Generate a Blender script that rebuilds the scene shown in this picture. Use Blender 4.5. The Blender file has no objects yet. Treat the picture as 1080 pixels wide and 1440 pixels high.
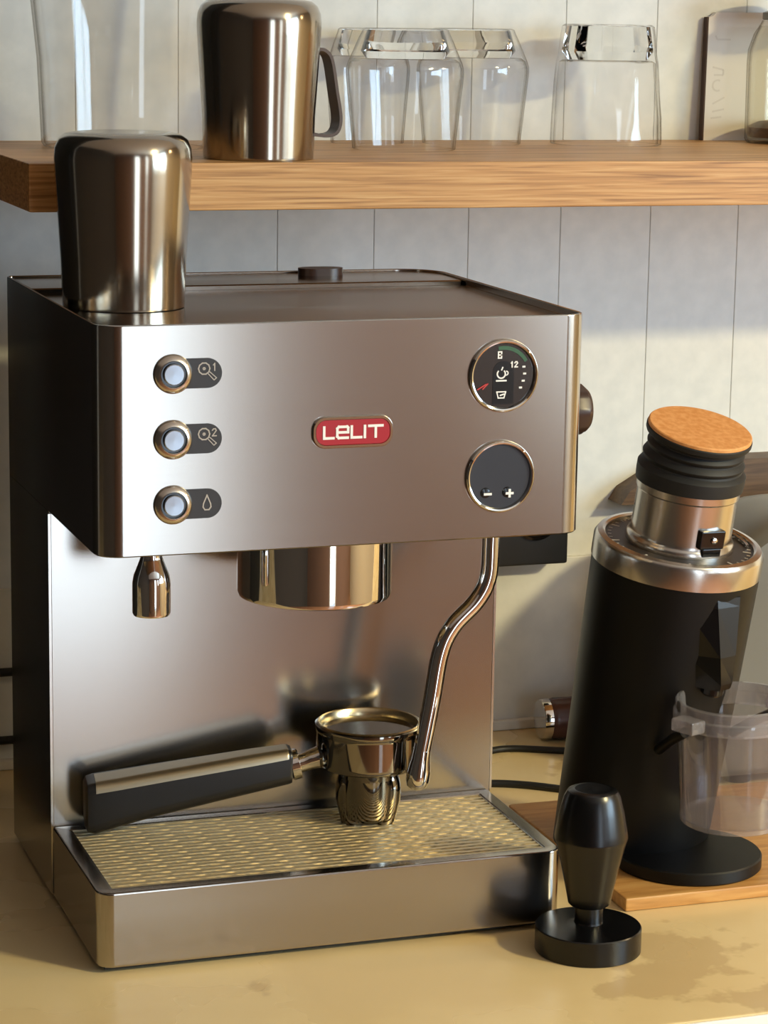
import bpy, bmesh, math, random
from mathutils import Vector, Matrix
random.seed(7)
PI = math.pi
scene = bpy.context.scene
COL = scene.collection

# ------------------------------------------------------------------ camera, world, lights, exposure
def srgb(h):
    h = h.lstrip('#'); v = [int(h[i:i + 2], 16) / 255 for i in (0, 2, 4)]
    return tuple((c / 12.92 if c <= .04045 else ((c + .055) / 1.055) ** 2.4) for c in v) + (1,)

cam_d = bpy.data.cameras.new('camera'); cam = bpy.data.objects.new('camera', cam_d); COL.objects.link(cam)
CX, YAW, PITCH, ROLL, FPX = (-.3016, -1.3778, .5541), .3295, .1946, .0158, 3581.74
fw = Vector((math.sin(YAW) * math.cos(PITCH), math.cos(YAW) * math.cos(PITCH), -math.sin(PITCH)))
rt = Vector((math.cos(YAW), -math.sin(YAW), 0)); up = rt.cross(fw)
r2 = math.cos(ROLL) * rt + math.sin(ROLL) * up; u2 = -math.sin(ROLL) * rt + math.cos(ROLL) * up
cam.matrix_world = Matrix(((r2.x, u2.x, -fw.x, CX[0]), (r2.y, u2.y, -fw.y, CX[1]), (r2.z, u2.z, -fw.z, CX[2]), (0, 0, 0, 1)))
cam_d.sensor_fit = 'HORIZONTAL'; cam_d.sensor_width = 36; cam_d.lens = FPX / 1080 * 36
cam_d.clip_start = .02
scene.camera = cam

world = bpy.data.worlds.new('world'); scene.world = world; world.use_nodes = True
world.node_tree.nodes['Background'].inputs[0].default_value = (.62, .75, 1, 1)
world.node_tree.nodes['Background'].inputs[1].default_value = 1.0

def area_light(name, loc, target, sx, sy, power, color, shape='RECTANGLE', spread=PI):
    d = bpy.data.lights.new(name, 'AREA'); d.shape = shape; d.size = sx; d.size_y = sy
    d.energy = power; d.color = color; d.spread = spread
    o = bpy.data.objects.new(name, d); COL.objects.link(o); o.location = loc
    o.rotation_euler = (Vector(target) - Vector(loc)).to_track_quat('-Z', 'Y').to_euler()
    return o
# daylight entering through the glazed door on the far side of the room
DAY = (.70, .85, 1.0)
area_light('door_daylight', (.715, -3.44, .175), (.715, 0, .175), .43, 1.82, 11, DAY)
area_light('slit_daylight', (1.86, -3.44, .45), (1.86, 0, .45), .26, 1.30, 3, DAY)
for wy in (-2.76, -1.74): area_light('window_daylight', (2.69, wy, .70), (0, wy, .70), .92, .96, 44, (.56, .79, 1.0))
# warm ceiling lamp in the middle of the kitchen, warm lamp over the hob to the right
LAMPS = [('ceiling_lamp', (1.75, -1.75, 1.33), 0.15, 128, (1, .84, .44)),
         ('hob_lamp', (1.75, -.35, .95), .08, 9, (1, .72, .38))]
for nm, loc, r, pw, c in LAMPS:
    area_light(nm + '_light', loc, (loc[0], loc[1], -1), 2 * r, 2 * r, pw, c, 'DISK')

vs = scene.view_settings
vs.view_transform = 'Standard'; vs.look = 'None'; vs.gamma = 1; vs.use_curve_mapping = False; vs.exposure = 0.0
scene.cycles.use_denoising = True
scene.cycles.sample_clamp_indirect = 4.0
scene.cycles.max_bounces = 12
scene.cycles.transparent_max_bounces = 32
scene.cycles.transmission_bounces = 10
scene.cycles.blur_glossy = .5

# ------------------------------------------------------------------ materials
M = {}
def mat(name, color, rough=.5, metal=0, **k):
    m = bpy.data.materials.new(name); m.use_nodes = True
    b = m.node_tree.nodes['Principled BSDF']
    b.inputs['Base Color'].default_value = srgb(color) if isinstance(color, str) else color
    b.inputs['Roughness'].default_value = rough; b.inputs['Metallic'].default_value = metal
    for kk, v in k.items(): b.inputs[kk.replace('_', ' ')].default_value = v
    M[name] = m; return m
def nodes(m):
    nt = m.node_tree
    return nt, nt.nodes, nt.links, nt.nodes['Principled BSDF']
def add_noise(m, scale=(1, 1, 1), nscale=20, detail=4, c1=None, c2=None, lo=.35, hi=.65, bump=0, dist=.001, rough=None):
    nt, N, L, b = nodes(m)
    tc = N.new('ShaderNodeTexCoord'); mp = N.new('ShaderNodeMapping'); mp.inputs['Scale'].default_value = scale
    nz = N.new('ShaderNodeTexNoise'); nz.inputs['Scale'].default_value = nscale; nz.inputs['Detail'].default_value = detail
    L.new(tc.outputs['Object'], mp.inputs[0]); L.new(mp.outputs[0], nz.inputs['Vector'])
    if c1:
        cr = N.new('ShaderNodeValToRGB'); e = cr.color_ramp.elements
        e[0].position = lo; e[1].position = hi; e[0].color = srgb(c1); e[1].color = srgb(c2)
        L.new(nz.outputs[0], cr.inputs[0]); L.new(cr.outputs[0], b.inputs['Base Color'])
    if bump:
        bp = N.new('ShaderNodeBump'); bp.inputs['Strength'].default_value = bump; bp.inputs['Distance'].default_value = dist
        L.new(nz.outputs[0], bp.inputs['Height']); L.new(bp.outputs[0], b.inputs['Normal'])
    if rough:
        mr = N.new('ShaderNodeMapRange'); mr.inputs[3].default_value = rough[0]; mr.inputs[4].default_value = rough[1]
        L.new(nz.outputs[0], mr.inputs[0]); L.new(mr.outputs[0], b.inputs['Roughness'])
    return m
def brushed(name, color, rough, aniso, rot=.25):
    m = mat(name, color, rough, 1, Anisotropic=aniso, Anisotropic_Rotation=rot)
    nt, N, L, b = nodes(m)
    t = N.new('ShaderNodeTangent'); t.direction_type = 'RADIAL'; t.axis = 'Z'
    L.new(t.outputs[0], b.inputs['Tangent'])
    tc = N.new('ShaderNodeTexCoord'); mp = N.new('ShaderNodeMapping'); mp.inputs['Scale'].default_value = (3, 3, 900)
    nz = N.new('ShaderNodeTexNoise'); nz.inputs['Scale'].default_value = 2; nz.inputs['Detail'].default_value = 3
    L.new(tc.outputs['Object'], mp.inputs[0]); L.new(mp.outputs[0], nz.inputs['Vector'])
    mr = N.new('ShaderNodeMapRange'); mr.inputs[3].default_value = rough * .92; mr.inputs[4].default_value = rough * 1.08
    L.new(nz.outputs[0], mr.inputs[0]); L.new(mr.outputs[0], b.inputs['Roughness'])
    return m
brushed('brushed_steel', '#aca59c', .18, .45)
brushed('jug_steel', '#a99e8e', .15, .55)
mat('satin_steel', '#cfc9c0', .22, 1)
mat('chrome', '#dedbd6', .05, 1)
mat('dark_chrome', '#8c877f', .06, 1)
mat('spun_steel', '#a9b0b8', .3, 1)
mat('inlay_steel', '#b3a890', .38, 1); mat('grid_steel', '#e6d6b0', .40, .8); mat('basket_steel', '#d3c29c', .26, 1)
mat('handle_steel', '#3c2d24', .4, .6)
mat('black_plastic', '#141416', .35)
mat('black_gloss', '#0b0b0d', .12)
mat('black_rubber', '#0e0e0e', .6)
mat('black_anodised', '#060607', .27)
mat('black_powder', '#060606', .45, Specular_IOR_Level=.3)
mat('label_black', '#2b2826', .35)
mat('dial_face', '#201c1b', .2, Coat_Weight=1.0)
mat('dial_black', '#0a0908', .2)
mat('display_face', '#2c2e35', .3)
mat('print_white', '#f2efe9', .5)
mat('print_grey', '#b4aca2', .5)
mat('green_print', '#2f5a3c', .5)
mat('red_print', '#b8322c', .5)
mat('badge_red', '#a50b17', .35)
mat('knob_brown', '#35221b', .35)
mat('cable_black', '#0c0b0b', .5)
mat('plug_pink', '#55362f', .25)
mat('grey_enamel', '#68655d', .35)
mat('paper_white', '#e6e1dd', .8)
mat('paper_mark', '#dad4d0', .8)
mat('card_edge', '#4a372e', .8)
mat('charcoal_paint', '#0b0b0a', .6)
mat('cabinet_white', '#e8e6e0', .4)
mat('counter_edge', '#f1efe9', .3)
mat('room_wall', '#a89c8c', .9); mat('left_wall', '#3a3129', .9); mat('far_wall', '#6a4e3f', .9)
mat('room_ceiling', '#e5e0d6', .9)
mat('lamp_metal', '#8c8478', .4, 1)
m = mat('lamp_glow', '#ffffff', .5); m.node_tree.nodes['Principled BSDF'].inputs['Emission Color'].default_value = (1, .75, .45, 1)
m.node_tree.nodes['Principled BSDF'].inputs['Emission Strength'].default_value = 6
add_noise(mat('wall_paint', '#dedcd2', .55), (1, 1, 1), 60, 5, '#dadbd8', '#e4e4e0', bump=.06, dist=.002)
add_noise(mat('splash_paint', '#dcdad1', .5), (1, 1, 1), 45, 5, '#d8d9d6', '#e2e2de', bump=.12, dist=.002)
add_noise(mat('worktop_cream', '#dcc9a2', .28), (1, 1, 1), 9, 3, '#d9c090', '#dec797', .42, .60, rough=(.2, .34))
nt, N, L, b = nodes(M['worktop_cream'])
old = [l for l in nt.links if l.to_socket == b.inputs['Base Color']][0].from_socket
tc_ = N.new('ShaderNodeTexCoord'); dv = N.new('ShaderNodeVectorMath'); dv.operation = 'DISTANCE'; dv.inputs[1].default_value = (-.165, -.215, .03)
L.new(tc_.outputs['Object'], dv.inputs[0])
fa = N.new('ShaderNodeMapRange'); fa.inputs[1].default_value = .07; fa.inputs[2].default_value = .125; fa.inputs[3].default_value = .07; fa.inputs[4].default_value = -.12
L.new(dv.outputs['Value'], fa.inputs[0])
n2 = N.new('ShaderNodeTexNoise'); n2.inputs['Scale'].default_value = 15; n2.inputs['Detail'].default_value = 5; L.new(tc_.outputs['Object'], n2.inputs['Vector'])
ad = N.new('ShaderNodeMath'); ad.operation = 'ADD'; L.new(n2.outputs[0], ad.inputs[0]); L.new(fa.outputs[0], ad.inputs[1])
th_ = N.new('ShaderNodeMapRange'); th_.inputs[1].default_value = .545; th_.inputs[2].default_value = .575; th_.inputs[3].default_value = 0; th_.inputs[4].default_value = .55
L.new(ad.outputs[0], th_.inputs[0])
mxc = N.new('ShaderNodeMix'); mxc.data_type = 'RGBA'; L.new(th_.outputs[0], mxc.inputs[0]); L.new(old, mxc.inputs[6]); mxc.inputs[7].default_value = srgb('#b79b70')  # darker patches: blurred shadow and reflections painted into the worktop colour
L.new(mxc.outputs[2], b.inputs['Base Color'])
def wood(name, c1, c2, c3, rough, scale, ns=6, bump=.1):
    m = mat(name, c1, rough); nt, N, L, b = nodes(m)
    tc = N.new('ShaderNodeTexCoord'); mp = N.new('ShaderNodeMapping'); mp.inputs['Scale'].default_value = scale
    L.new(tc.outputs['Object'], mp.inputs[0])
    nz = N.new('ShaderNodeTexNoise'); nz.inputs['Scale'].default_value = ns; nz.inputs['Detail'].default_value = 6; nz.inputs['Distortion'].default_value = .6
    L.new(mp.outputs[0], nz.inputs['Vector'])
    cr = N.new('ShaderNodeValToRGB'); el = cr.color_ramp.elements
    el[0].position = .3; el[0].color = srgb(c1); el[1].position = .72; el[1].color = srgb(c3)
    x = el.new(.5); x.color = srgb(c2)
    L.new(nz.outputs[0], cr.inputs[0]); L.new(cr.outputs[0], b.inputs['Base Color'])
    bp = N.new('ShaderNodeBump'); bp.inputs['Strength'].default_value = bump; bp.inputs['Distance'].default_value = .001
    L.new(nz.outputs[0], bp.inputs['Height']); L.new(bp.outputs[0], b.inputs['Normal'])
    return m
wood('oak', '#8f6234', '#c08d54', '#d6aa72', .45, (2.2, 34, 95), 5)
wood('walnut', '#4a3524', '#5e4630', '#6e543b', .5, (4, 30, 60), 5)
wood('bamboo', '#a8763c', '#bd8a4c', '#cb9c5e', .4, (4, 40, 40), 5)
wood('floor_wood', '#704c38', '#875e46', '#997056', .18, (12, 1.5, 1), 3, .05)
add_noise(mat('cork_orange', '#cf8442', .6), (1, 1, 1), 260, 3, '#d08a48', '#e0a062', bump=.15, dist=.0006)
def glassy(name, color, ior, rough=0):
    m = mat(name, color, rough, 0, Transmission_Weight=1.0, IOR=ior); return m
def thin_glass(name, tint, haze=0, ior=1.45, rough=0):
    # thin clear sheet: straight transmission plus a Fresnel reflection
    m = bpy.data.materials.new(name); m.use_nodes = True; nt = m.node_tree; N, L = nt.nodes, nt.links
    for n_ in list(N):
        if n_.type != 'OUTPUT_MATERIAL': N.remove(n_)
    out = [n_ for n_ in N if n_.type == 'OUTPUT_MATERIAL'][0]
    t = N.new('ShaderNodeBsdfTransparent')
    l0 = N.new('ShaderNodeLayerWeight'); l0.inputs[0].default_value = .5; cr = N.new('ShaderNodeValToRGB'); e = cr.color_ramp.elements
    e[0].position = .66; e[0].color = srgb(tint); e[1].position = 1; e[1].color = srgb('#aaa191')
    L.new(l0.outputs['Facing'], cr.inputs[0]); L.new(cr.outputs[0], t.inputs[0])
    g_ = N.new('ShaderNodeBsdfGlossy'); g_.inputs['Roughness'].default_value = rough
    lw = N.new('ShaderNodeLayerWeight'); lw.inputs[0].default_value = .5
    pw_ = N.new('ShaderNodeMath'); pw_.operation = 'POWER'; pw_.inputs[1].default_value = 4.0; L.new(lw.outputs['Facing'], pw_.inputs[0])
    f_ = N.new('ShaderNodeMath'); f_.operation = 'MULTIPLY_ADD'; f_.inputs[1].default_value = .6; f_.inputs[2].default_value = ((ior - 1) / (ior + 1)) ** 2; L.new(pw_.outputs[0], f_.inputs[0])
    mx_ = N.new('ShaderNodeMixShader'); L.new(f_.outputs[0], mx_.inputs[0]); base = t.outputs[0]
    if haze:
        d_ = N.new('ShaderNodeBsdfDiffuse'); d_.inputs[0].default_value = (.8, .78, .8, 1)
        m2 = N.new('ShaderNodeMixShader'); m2.inputs[0].default_value = haze; L.new(base, m2.inputs[1]); L.new(d_.outputs[0], m2.inputs[2]); base = m2.outputs[0]
    L.new(base, mx_.inputs[1]); L.new(g_.outputs[0], mx_.inputs[2]); L.new(mx_.outputs[0], out.inputs[0])
    M[name] = m
thin_glass('clear_glass', '#fefefe'); thin_glass('amber_glass', '#fbfaf5', .01); thin_glass('clear_plastic', '#f3f1f2', .035, 1.6, .05); thin_glass('plastic_rim', '#e9e6ea', .14, 1.7, .05)
glassy('solid_glass', '#fbfcfa', 1.45)
glassy('door_glass', '#ffffff', 1.02)

# ------------------------------------------------------------------ mesh helpers
class MB:
    def __init__(s): s.v = []; s.f = []
    def add(s, vs_, fs):
        o = len(s.v); s.v += [tuple(v) for v in vs_]; s.f += [tuple(i + o for i in f) for f in fs]; return s
    def box(s, x0, x1, y0, y1, z0, z1, bev=0, mtx=None):
        if bev:
            bm = bmesh.new(); bmesh.ops.create_cube(bm, size=1)
            for v in bm.verts: v.co = Vector(((x0 + x1) / 2 + v.co.x * (x1 - x0), (y0 + y1) / 2 + v.co.y * (y1 - y0), (z0 + z1) / 2 + v.co.z * (z1 - z0)))
            bmesh.ops.bevel(bm, geom=list(bm.edges), offset=bev, segments=2, affect='EDGES', profile=.5)
            bm.verts.index_update(); vs_ = [v.co.copy() for v in bm.verts]; fs = [[v.index for v in f.verts] for f in bm.faces]; bm.free()
        else:
            vs_ = [Vector((x, y, z)) for z in (z0, z1) for y in (y0, y1) for x in (x0, x1)]
            fs = [(0, 2, 3, 1), (4, 5, 7, 6), (0, 1, 5, 4), (2, 6, 7, 3), (0, 4, 6, 2), (1, 3, 7, 5)]
        if mtx: vs_ = [mtx @ v for v in vs_]
        return s.add(vs_, fs)
    def loops(s, rings, close=True, cap0=True, cap1=True):
        n = len(rings[0]); o = len(s.v)
        for r in rings: s.v += [tuple(p) for p in r]
        for i in range(len(rings) - 1):
            for j in range(n if close else n - 1):
                a = o + i * n + j; b = o + i * n + (j + 1) % n
                s.f.append((a, b, b + n, a + n))
        if cap0: s.f.append(tuple(o + j for j in reversed(range(n))))
        if cap1: s.f.append(tuple(o + (len(rings) - 1) * n + j for j in range(n)))
        return s
    def lathe(s, prof, c=(0, 0, 0), axis=(0, 0, 1), n=48, fac=None, xdir=None):
        A = Vector(axis).normalized(); X = Vector(xdir) if xdir else (Vector((1, 0, 0)) if abs(A.x) < .9 else Vector((0, 1, 0)))
        X = (X - A * X.dot(A)).normalized(); Y = A.cross(X); c = Vector(c); rings = []
        for r, z in prof:
            rings.append([c + A * z + (X * math.cos(t) + Y * math.sin(t)) * max(r, 1e-5) * (fac(t, z) if fac else 1) for t in (2 * PI * k / n for k in range(n))])
        return s.loops(rings, cap0=prof[0][0] > 1e-4 and False or True, cap1=True)
    def ringloop(s, prof, c=(0, 0, 0), axis=(0, 0, 1), n=48, fac=None):
        # closed profile (last joins first): a hollow body of revolution
        A = Vector(axis).normalized(); X = Vector((1, 0, 0)) if abs(A.x) < .9 else Vector((0, 1, 0))
        X = (X - A * X.dot(A)).normalized(); Y = A.cross(X); c = Vector(c); rings = []
        for r, z in list(prof) + [prof[0]]:
            rings.append([c + A * z + (X * math.cos(t) + Y * math.sin(t)) * max(r, 1e-5) * (fac(t, z) if fac else 1) for t in (2 * PI * k / n for k in range(n))])
        return s.loops(rings, cap0=False, cap1=False)
    def tube(s, path, rad, n=14, cap=True):
        P = [Vector(p) for p in path]; rings = []; N = None
        for i, p in enumerate(P):
            t = (P[min(i + 1, len(P) - 1)] - P[max(i - 1, 0)]).normalized()
            if N is None: N = t.orthogonal().normalized()
            N = (N - t * N.dot(t)).normalized(); B = t.cross(N)
            r = rad[i] if isinstance(rad, (list, tuple)) else rad
            rings.append([p + (N * math.cos(a) + B * math.sin(a)) * r for a in (2 * PI * k / n for k in range(n))])
        return s.loops(rings, cap0=cap, cap1=cap)
    def ribbon(s, pts, w, y0=0, d=.0003, c=(0, 0), closed=False):
        # flat stroke on the xz plane, facing -y
        P = [(c[0] + a, c[1] + b) for a, b in pts]
        if closed: P = P + [P[0]]
        for k_, ((ax, az), (bx, bz)) in enumerate(zip(P[:-1], P[1:])):
            d = d + .000004
            L = math.hypot(bx - ax, bz - az) or 1e-6; tx, tz = (bx - ax) / L * w / 2, (bz - az) / L * w / 2
            q = [(ax - tx - tz, az - tz + tx), (ax - tx + tz, az - tz - tx), (bx + tx + tz, bz + tz - tx), (bx + tx - tz, bz + tz + tx)]
            vs_ = [(x, y0, z) for x, z in q] + [(x, y0 - d, z) for x, z in q]
            s.add(vs_, [(0, 1, 2, 3), (7, 6, 5, 4), (0, 4, 5, 1), (1, 5, 6, 2), (2, 6, 7, 3), (3, 7, 4, 0)])
        return s
    def build(s, name, m, parent=None, root=(0, 0, 0), smooth=35, weld=True, **tags):
        me = bpy.data.meshes.new(name); r = Vector(root)
        me.from_pydata([tuple(Vector(v) - r) for v in s.v], [], s.f); me.validate()
        bm = bmesh.new(); bm.from_mesh(me)
        if weld and smooth: bmesh.ops.remove_doubles(bm, verts=bm.verts, dist=1e-6)
        bmesh.ops.recalc_face_normals(bm, faces=bm.faces); bm.to_mesh(me); bm.free()
        if smooth:
            me.polygons.foreach_set('use_smooth', [True] * len(me.polygons)); me.set_sharp_from_angle(angle=math.radians(smooth))
        me.materials.append(M[m]); o = bpy.data.objects.new(name, me); COL.objects.link(o)
        if smooth:
            wn = o.modifiers.new('weighted_normals', 'WEIGHTED_NORMAL'); wn.keep_sharp = True; wn.weight = 90
        if parent: o.parent = parent
        else: o.location = r
        for k, v in tags.items(): o[k] = v
        return o
def thing(name, loc, label, cat, group=None, kind=None):
    o = bpy.data.objects.new(name, None); o.empty_display_size = .02; COL.objects.link(o); o.location = loc
    o['label'] = label; o['category'] = cat
    if group: o['group'] = group
    if kind: o['kind'] = kind
    return o
def rrect(x0, x1, y0, y1, r, n=8):
    # r = radii (front-left, front-right, back-right, back-left)
    pts = []
    for (cx, cy, a0, rr) in ((x0 + r[0], y0 + r[0], PI, r[0]), (x1 - r[1], y0 + r[1], 1.5 * PI, r[1]), (x1 - r[2], y1 - r[2], 0, r[2]), (x0 + r[3], y1 - r[3], .5 * PI, r[3])):
        for k in range(n + 1):
            a = a0 + .5 * PI * k / n; pts.append((cx + rr * math.cos(a), cy + rr * math.sin(a)))
    return pts
def rsweep(mb, x0, x1, y0, y1, r, prof, cap0=True, cap1=True, n=8):
    rings = []
    for ins, z in prof:
        rings.append([(x, y, z) for x, y in rrect(x0 + ins, x1 - ins, y0 + ins, y1 - ins, [max(q - ins, .0002) for q in r], n)])
    return mb.loops(rings, cap0=cap0, cap1=cap1)
def arc(cx, cz, r, a0, a1, n=16):
    return [(cx + r * math.cos(math.radians(a0 + (a1 - a0) * k / n)), cz + r * math.sin(math.radians(a0 + (a1 - a0) * k / n))) for k in range(n + 1)]
def smoothpath(P, k=6):
    P = [Vector(p) for p in P]; out = []
    for i in range(len(P) - 1):
        p0, p1, p2, p3 = P[max(i - 1, 0)], P[i], P[i + 1], P[min(i + 2, len(P) - 1)]
        for j in range(k):
            t = j / k
            out.append(.5 * ((2 * p1) + (p2 - p0) * t + (2 * p0 - 5 * p1 + 4 * p2 - p3) * t * t + (3 * p1 - p0 - 3 * p2 + p3) * t ** 3))
    return out + [P[-1]]

CT = -.004            # worktop surface
YW = .442             # face of the planked wall
RX0, RX1, RY0, RZ0, RZ1 = -1.7, 2.7, -3.45, -.904, 1.56

# ------------------------------------------------------------------ room shell
MB().box(RX0, RX1, RY0, YW + .05, RZ0 - .03, RZ0).build('floor', 'floor_wood', kind='structure', label='brown wooden floor of the kitchen')
MB().box(RX0, RX1, RY0, YW + .05, RZ1, RZ1 + .03).build('ceiling', 'room_ceiling', kind='structure', label='plain white ceiling')
MB().box(RX0 - .03, RX0, RY0, YW + .05, RZ0, RZ1).build('wall_left', 'left_wall', kind='structure', label='plain dark wall to the left')
wf = MB(); DX0, DX1, DZ1 = .43, 1.00, 1.16; SX0, SX1, SZ0, SZ1 = 1.67, 2.05, -.29, 1.16; WY0, WY1, WZ0, WZ1 = -3.32, -1.18, .13, 1.24
wf.box(RX0, DX0, RY0 - .05, RY0, RZ0, RZ1).box(DX1, SX0, RY0 - .05, RY0, RZ0, RZ1).box(SX1, RX1, RY0 - .05, RY0, RZ0, RZ1)
wf.box(DX0, DX1, RY0 - .05, RY0, DZ1, RZ1).box(SX0, SX1, RY0 - .05, RY0, SZ1, RZ1).box(SX0, SX1, RY0 - .05, RY0, RZ0, SZ0)
wf.build('wall_front', 'far_wall', kind='structure', label='wall opposite the worktop with a glazed door')
wr = MB().box(RX1, RX1 + .05, RY0, WY0, RZ0, RZ1).box(RX1, RX1 + .05, WY1, YW + .05, RZ0, RZ1).box(RX1, RX1 + .05, WY0, WY1, RZ0, WZ0).box(RX1, RX1 + .05, WY0, WY1, WZ1, RZ1)
wr.build('wall_right', 'room_wall', kind='structure', label='side wall to the right with a wide window')
def glazed(name, lab, u0, u1, z0, z1, panes, fr, side):
    # frame and panes in the opening of the front wall (side 0) or of the right wall (side 1)
    def bx_(m, a, b, d0, d1, za, zb): return m.box(a, b, RY0 - d1, RY0 - d0, za, zb) if side == 0 else m.box(RX1 + d0, RX1 + d1, a, b, za, zb)
    m = MB(); w = (u1 - u0 - fr * (panes + 1)) / panes
    for k in range(panes + 1): bx_(m, u0 + k * (w + fr), u0 + k * (w + fr) + fr, .005, .04, z0, z1)
    bx_(m, u0, u1, .005, .04, z0, z0 + fr * 1.5); bx_(m, u0, u1, .005, .04, z1 - fr, z1)
    o = m.build(name, 'cabinet_white', kind='structure', label=lab)
    for k in range(panes):
        ua = u0 + fr + k * (w + fr); bx_(MB(), ua, ua + w, .021, .025, z0 + fr * 1.5, z1 - fr).build('pane', 'door_glass', o)
glazed('door_1', 'white door with one tall glass pane', DX0, DX1, RZ0, DZ1, 1, .07, 0)
glazed('window_2', 'narrow white window beside the door', SX0, SX1, SZ0, SZ1, 1, .06, 0)
glazed('window_1', 'white two-pane window', WY0, WY1, WZ0, WZ1, 2, .06, 1)

# planked back wall: a backing and one board after another, grooves between
wb = MB().box(RX0, RX1, YW + .006, YW + .05, RZ0, RZ1).build('wall_back', 'wall_paint', kind='structure', label='off-white wall of vertical tongue and groove boards')
PW = .0757
pm = MB(); g = .00012
prof = [(-PW / 2 + g, .006), (-PW / 2 + g, .0005), (-PW / 2 + g + .0005, 0), (PW / 2 - g - .0005, 0), (PW / 2 - g, .0005), (PW / 2 - g, .006)]
pm.loops([[(x, y, 0) for x, y in prof], [(x, y, RZ1 - CT) for x, y in prof]])
pl0 = None
for k in range(-4, 26):
    cx = .2335 + PW / 2 + k * PW
    if pl0 is None:
        pl0 = pm.build('plank', 'wall_paint', wb, smooth=0); o = pl0
    else:
        o = pl0.copy(); COL.objects.link(o)
    o.location = (cx, YW, CT)
tr = MB().box(-.04, RX1 - .01, YW - .005, YW - .0002, CT, .1325, .001).build('trim_1', 'splash_paint', kind='structure', label='low painted splash board along the worktop')
MB().box(-.04, RX1 - .01, YW - .012, YW - .0052, CT, .004, .0015).build('trim_2', 'splash_paint', kind='structure', label='thin sealing strip where worktop meets the wall')

# dark tall unit beside the coffee corner (left of the frame, mirrored in the steel)
tc = thing('tall_cabinet', (-.36, .36, CT), 'tall charcoal cabinet standing left of the coffee machine', 'cabinet')
MB().box(-.75, -.025, .30, YW - .001, CT, 1.3, .003).build('body', 'charcoal_paint', tc, tc.location)
for a, b in ((-.748, -.39), (-.386, -.027)):
    d = MB().box(a, b, .284, .2995, CT + .01, 1.295, .002).build('door', 'charcoal_paint', tc, tc.location)
    MB().tube([(-.388 + (.03 if a > -.5 else -.03), .272, .35), (-.388 + (.03 if a > -.5 else -.03), .272, .5)], .005).build('handle', 'black_plastic', d, tc.location)

# ------------------------------------------------------------------ worktop and cabinet under it
wt = thing('worktop', (.5, .15, CT - .03), 'glossy cream worktop with a pale front edge', 'counter')
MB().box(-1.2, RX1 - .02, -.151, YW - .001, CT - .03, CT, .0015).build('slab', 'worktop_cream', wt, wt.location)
MB().box(-1.2, RX1 - .02, -.1535, -.1512, CT - .0295, CT - .0008, .0006).build('edge_band', 'counter_edge', wt, wt.location)
bc = thing('base_cabinet', (.5, .15, RZ0), 'white base cabinet carrying the cream worktop', 'cabinet')
MB().box(-1.2, RX1 - .02, -.10, YW - .001, RZ0 + .1, CT - .0305).build('body', 'cabinet_white', bc, bc.location)
MB().box(-1.2, RX1 - .02, -.05, YW - .001, RZ0, RZ0 + .0995).build('plinth', 'charcoal_paint', bc, bc.location)
for k in range(6):
    x = -1.19 + k * .645
    d = MB().box(x, x + .63, -.122, -.1005, RZ0 + .11, CT - .04, .002).build('door', 'cabinet_white', bc, bc.location)
    MB().tube([(x + .1, -.135, CT - .09), (x + .25, -.135, CT - .09)], .005).build('handle', 'satin_steel', d, bc.location)

# ------------------------------------------------------------------ shelf
ZS = .4587
MB().box(-.003, 1.75, .1774, YW - .0005, .4287, ZS, .0012).build('wooden_shelf', 'oak', None, (.8, .3, .4287), label='thick oak shelf fixed to the planked wall above the coffee machine', category='shelf')

# ------------------------------------------------------------------ espresso machine
W, D, H, YP, ZB, ZT = .2962, .2748, .38, .1427, .248, .0463
RO = Vector((W / 2, D / 2, 0))
em = thing('espresso_machine', RO, 'brushed stainless steel espresso machine with red badge standing on the worktop', 'coffee machine')
def part(mb, name, m, parent=None, **k): return mb.build(name, m, parent or em, RO, **k)
R4 = (.015, .015, .03, .004)
hs = MB()
rsweep(hs, 0, W, 0, D, R4, [(.004, ZB - .0002), (.0008, ZB), (0, ZB + .0008), (0, H - .001), (.0003, H - .0003), (.001, H), (.0017, H - .0003), (.002, H - .001), (.002, H - .014)], cap0=True, cap1=False, n=10)
rsweep(hs, 0, W, YP, D, (.001, .001, .03, .004), [(.001, .0), (0, .001), (0, ZB + .0005)], cap1=False)
part(hs, 'housing', 'brushed_steel')
sp = MB().box(.0012, W - .0012, YP - .0016, YP - .0002, ZT - .012, ZB - .0005, .0004)
part(sp, 'back_panel', 'brushed_steel')
for xa, xb in ((-.0004, .0012), (W - .0012, W + .0003)): part(MB().box(xa, xb, YP - .0018, YP + .0006, ZT, ZB - .001), 'panel_edge', 'satin_steel')
# top: cup plate in front, water tank lid behind
ct = MB(); rsweep(ct, .0022, W - .0022, .0022, .2075, (.0128, .0128, .001, .001), [(0, H - .0060), (0, H - .0053), (.0007, H - .0047)])
part(ct, 'cup_plate', 'brushed_steel')
ld = MB(); rsweep(ld, .0035, W - .0035, .2080, D - .003, (.001, .001, .027, .003), [(0, H - .0115), (0, H - .0022), (.0008, H - .0014)])
lid = part(ld, 'tank_lid', 'brushed_steel')
fh = MB(); fh.loops([[(.2095 + .0125 * math.cos(t) + math.copysign(.0030, math.cos(t)), .2570 + .0085 * math.sin(t), z) for t in (2 * PI * (k + .5) / 40 for k in range(40))] for z in (H - .0015, H + .0034)])
part(fh, 'lid_knob', 'knob_brown', lid)
sl = MB().box(.088, .107, .2485, .2515, H - .0015, H - .0009); part(sl, 'slot', 'black_plastic', lid)
# feet
for x in (.03, W - .03):
    for y in (.045, D - .035): part(MB().lathe([(.012, CT), (.012, -.0), (.010, .002)], (x, y, 0), n=24), 'foot', 'black_rubber')
part(MB().box(.006, W - .006, .016, D - .01, -.0028, .001), 'bottom_plate', 'black_plastic')
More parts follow.
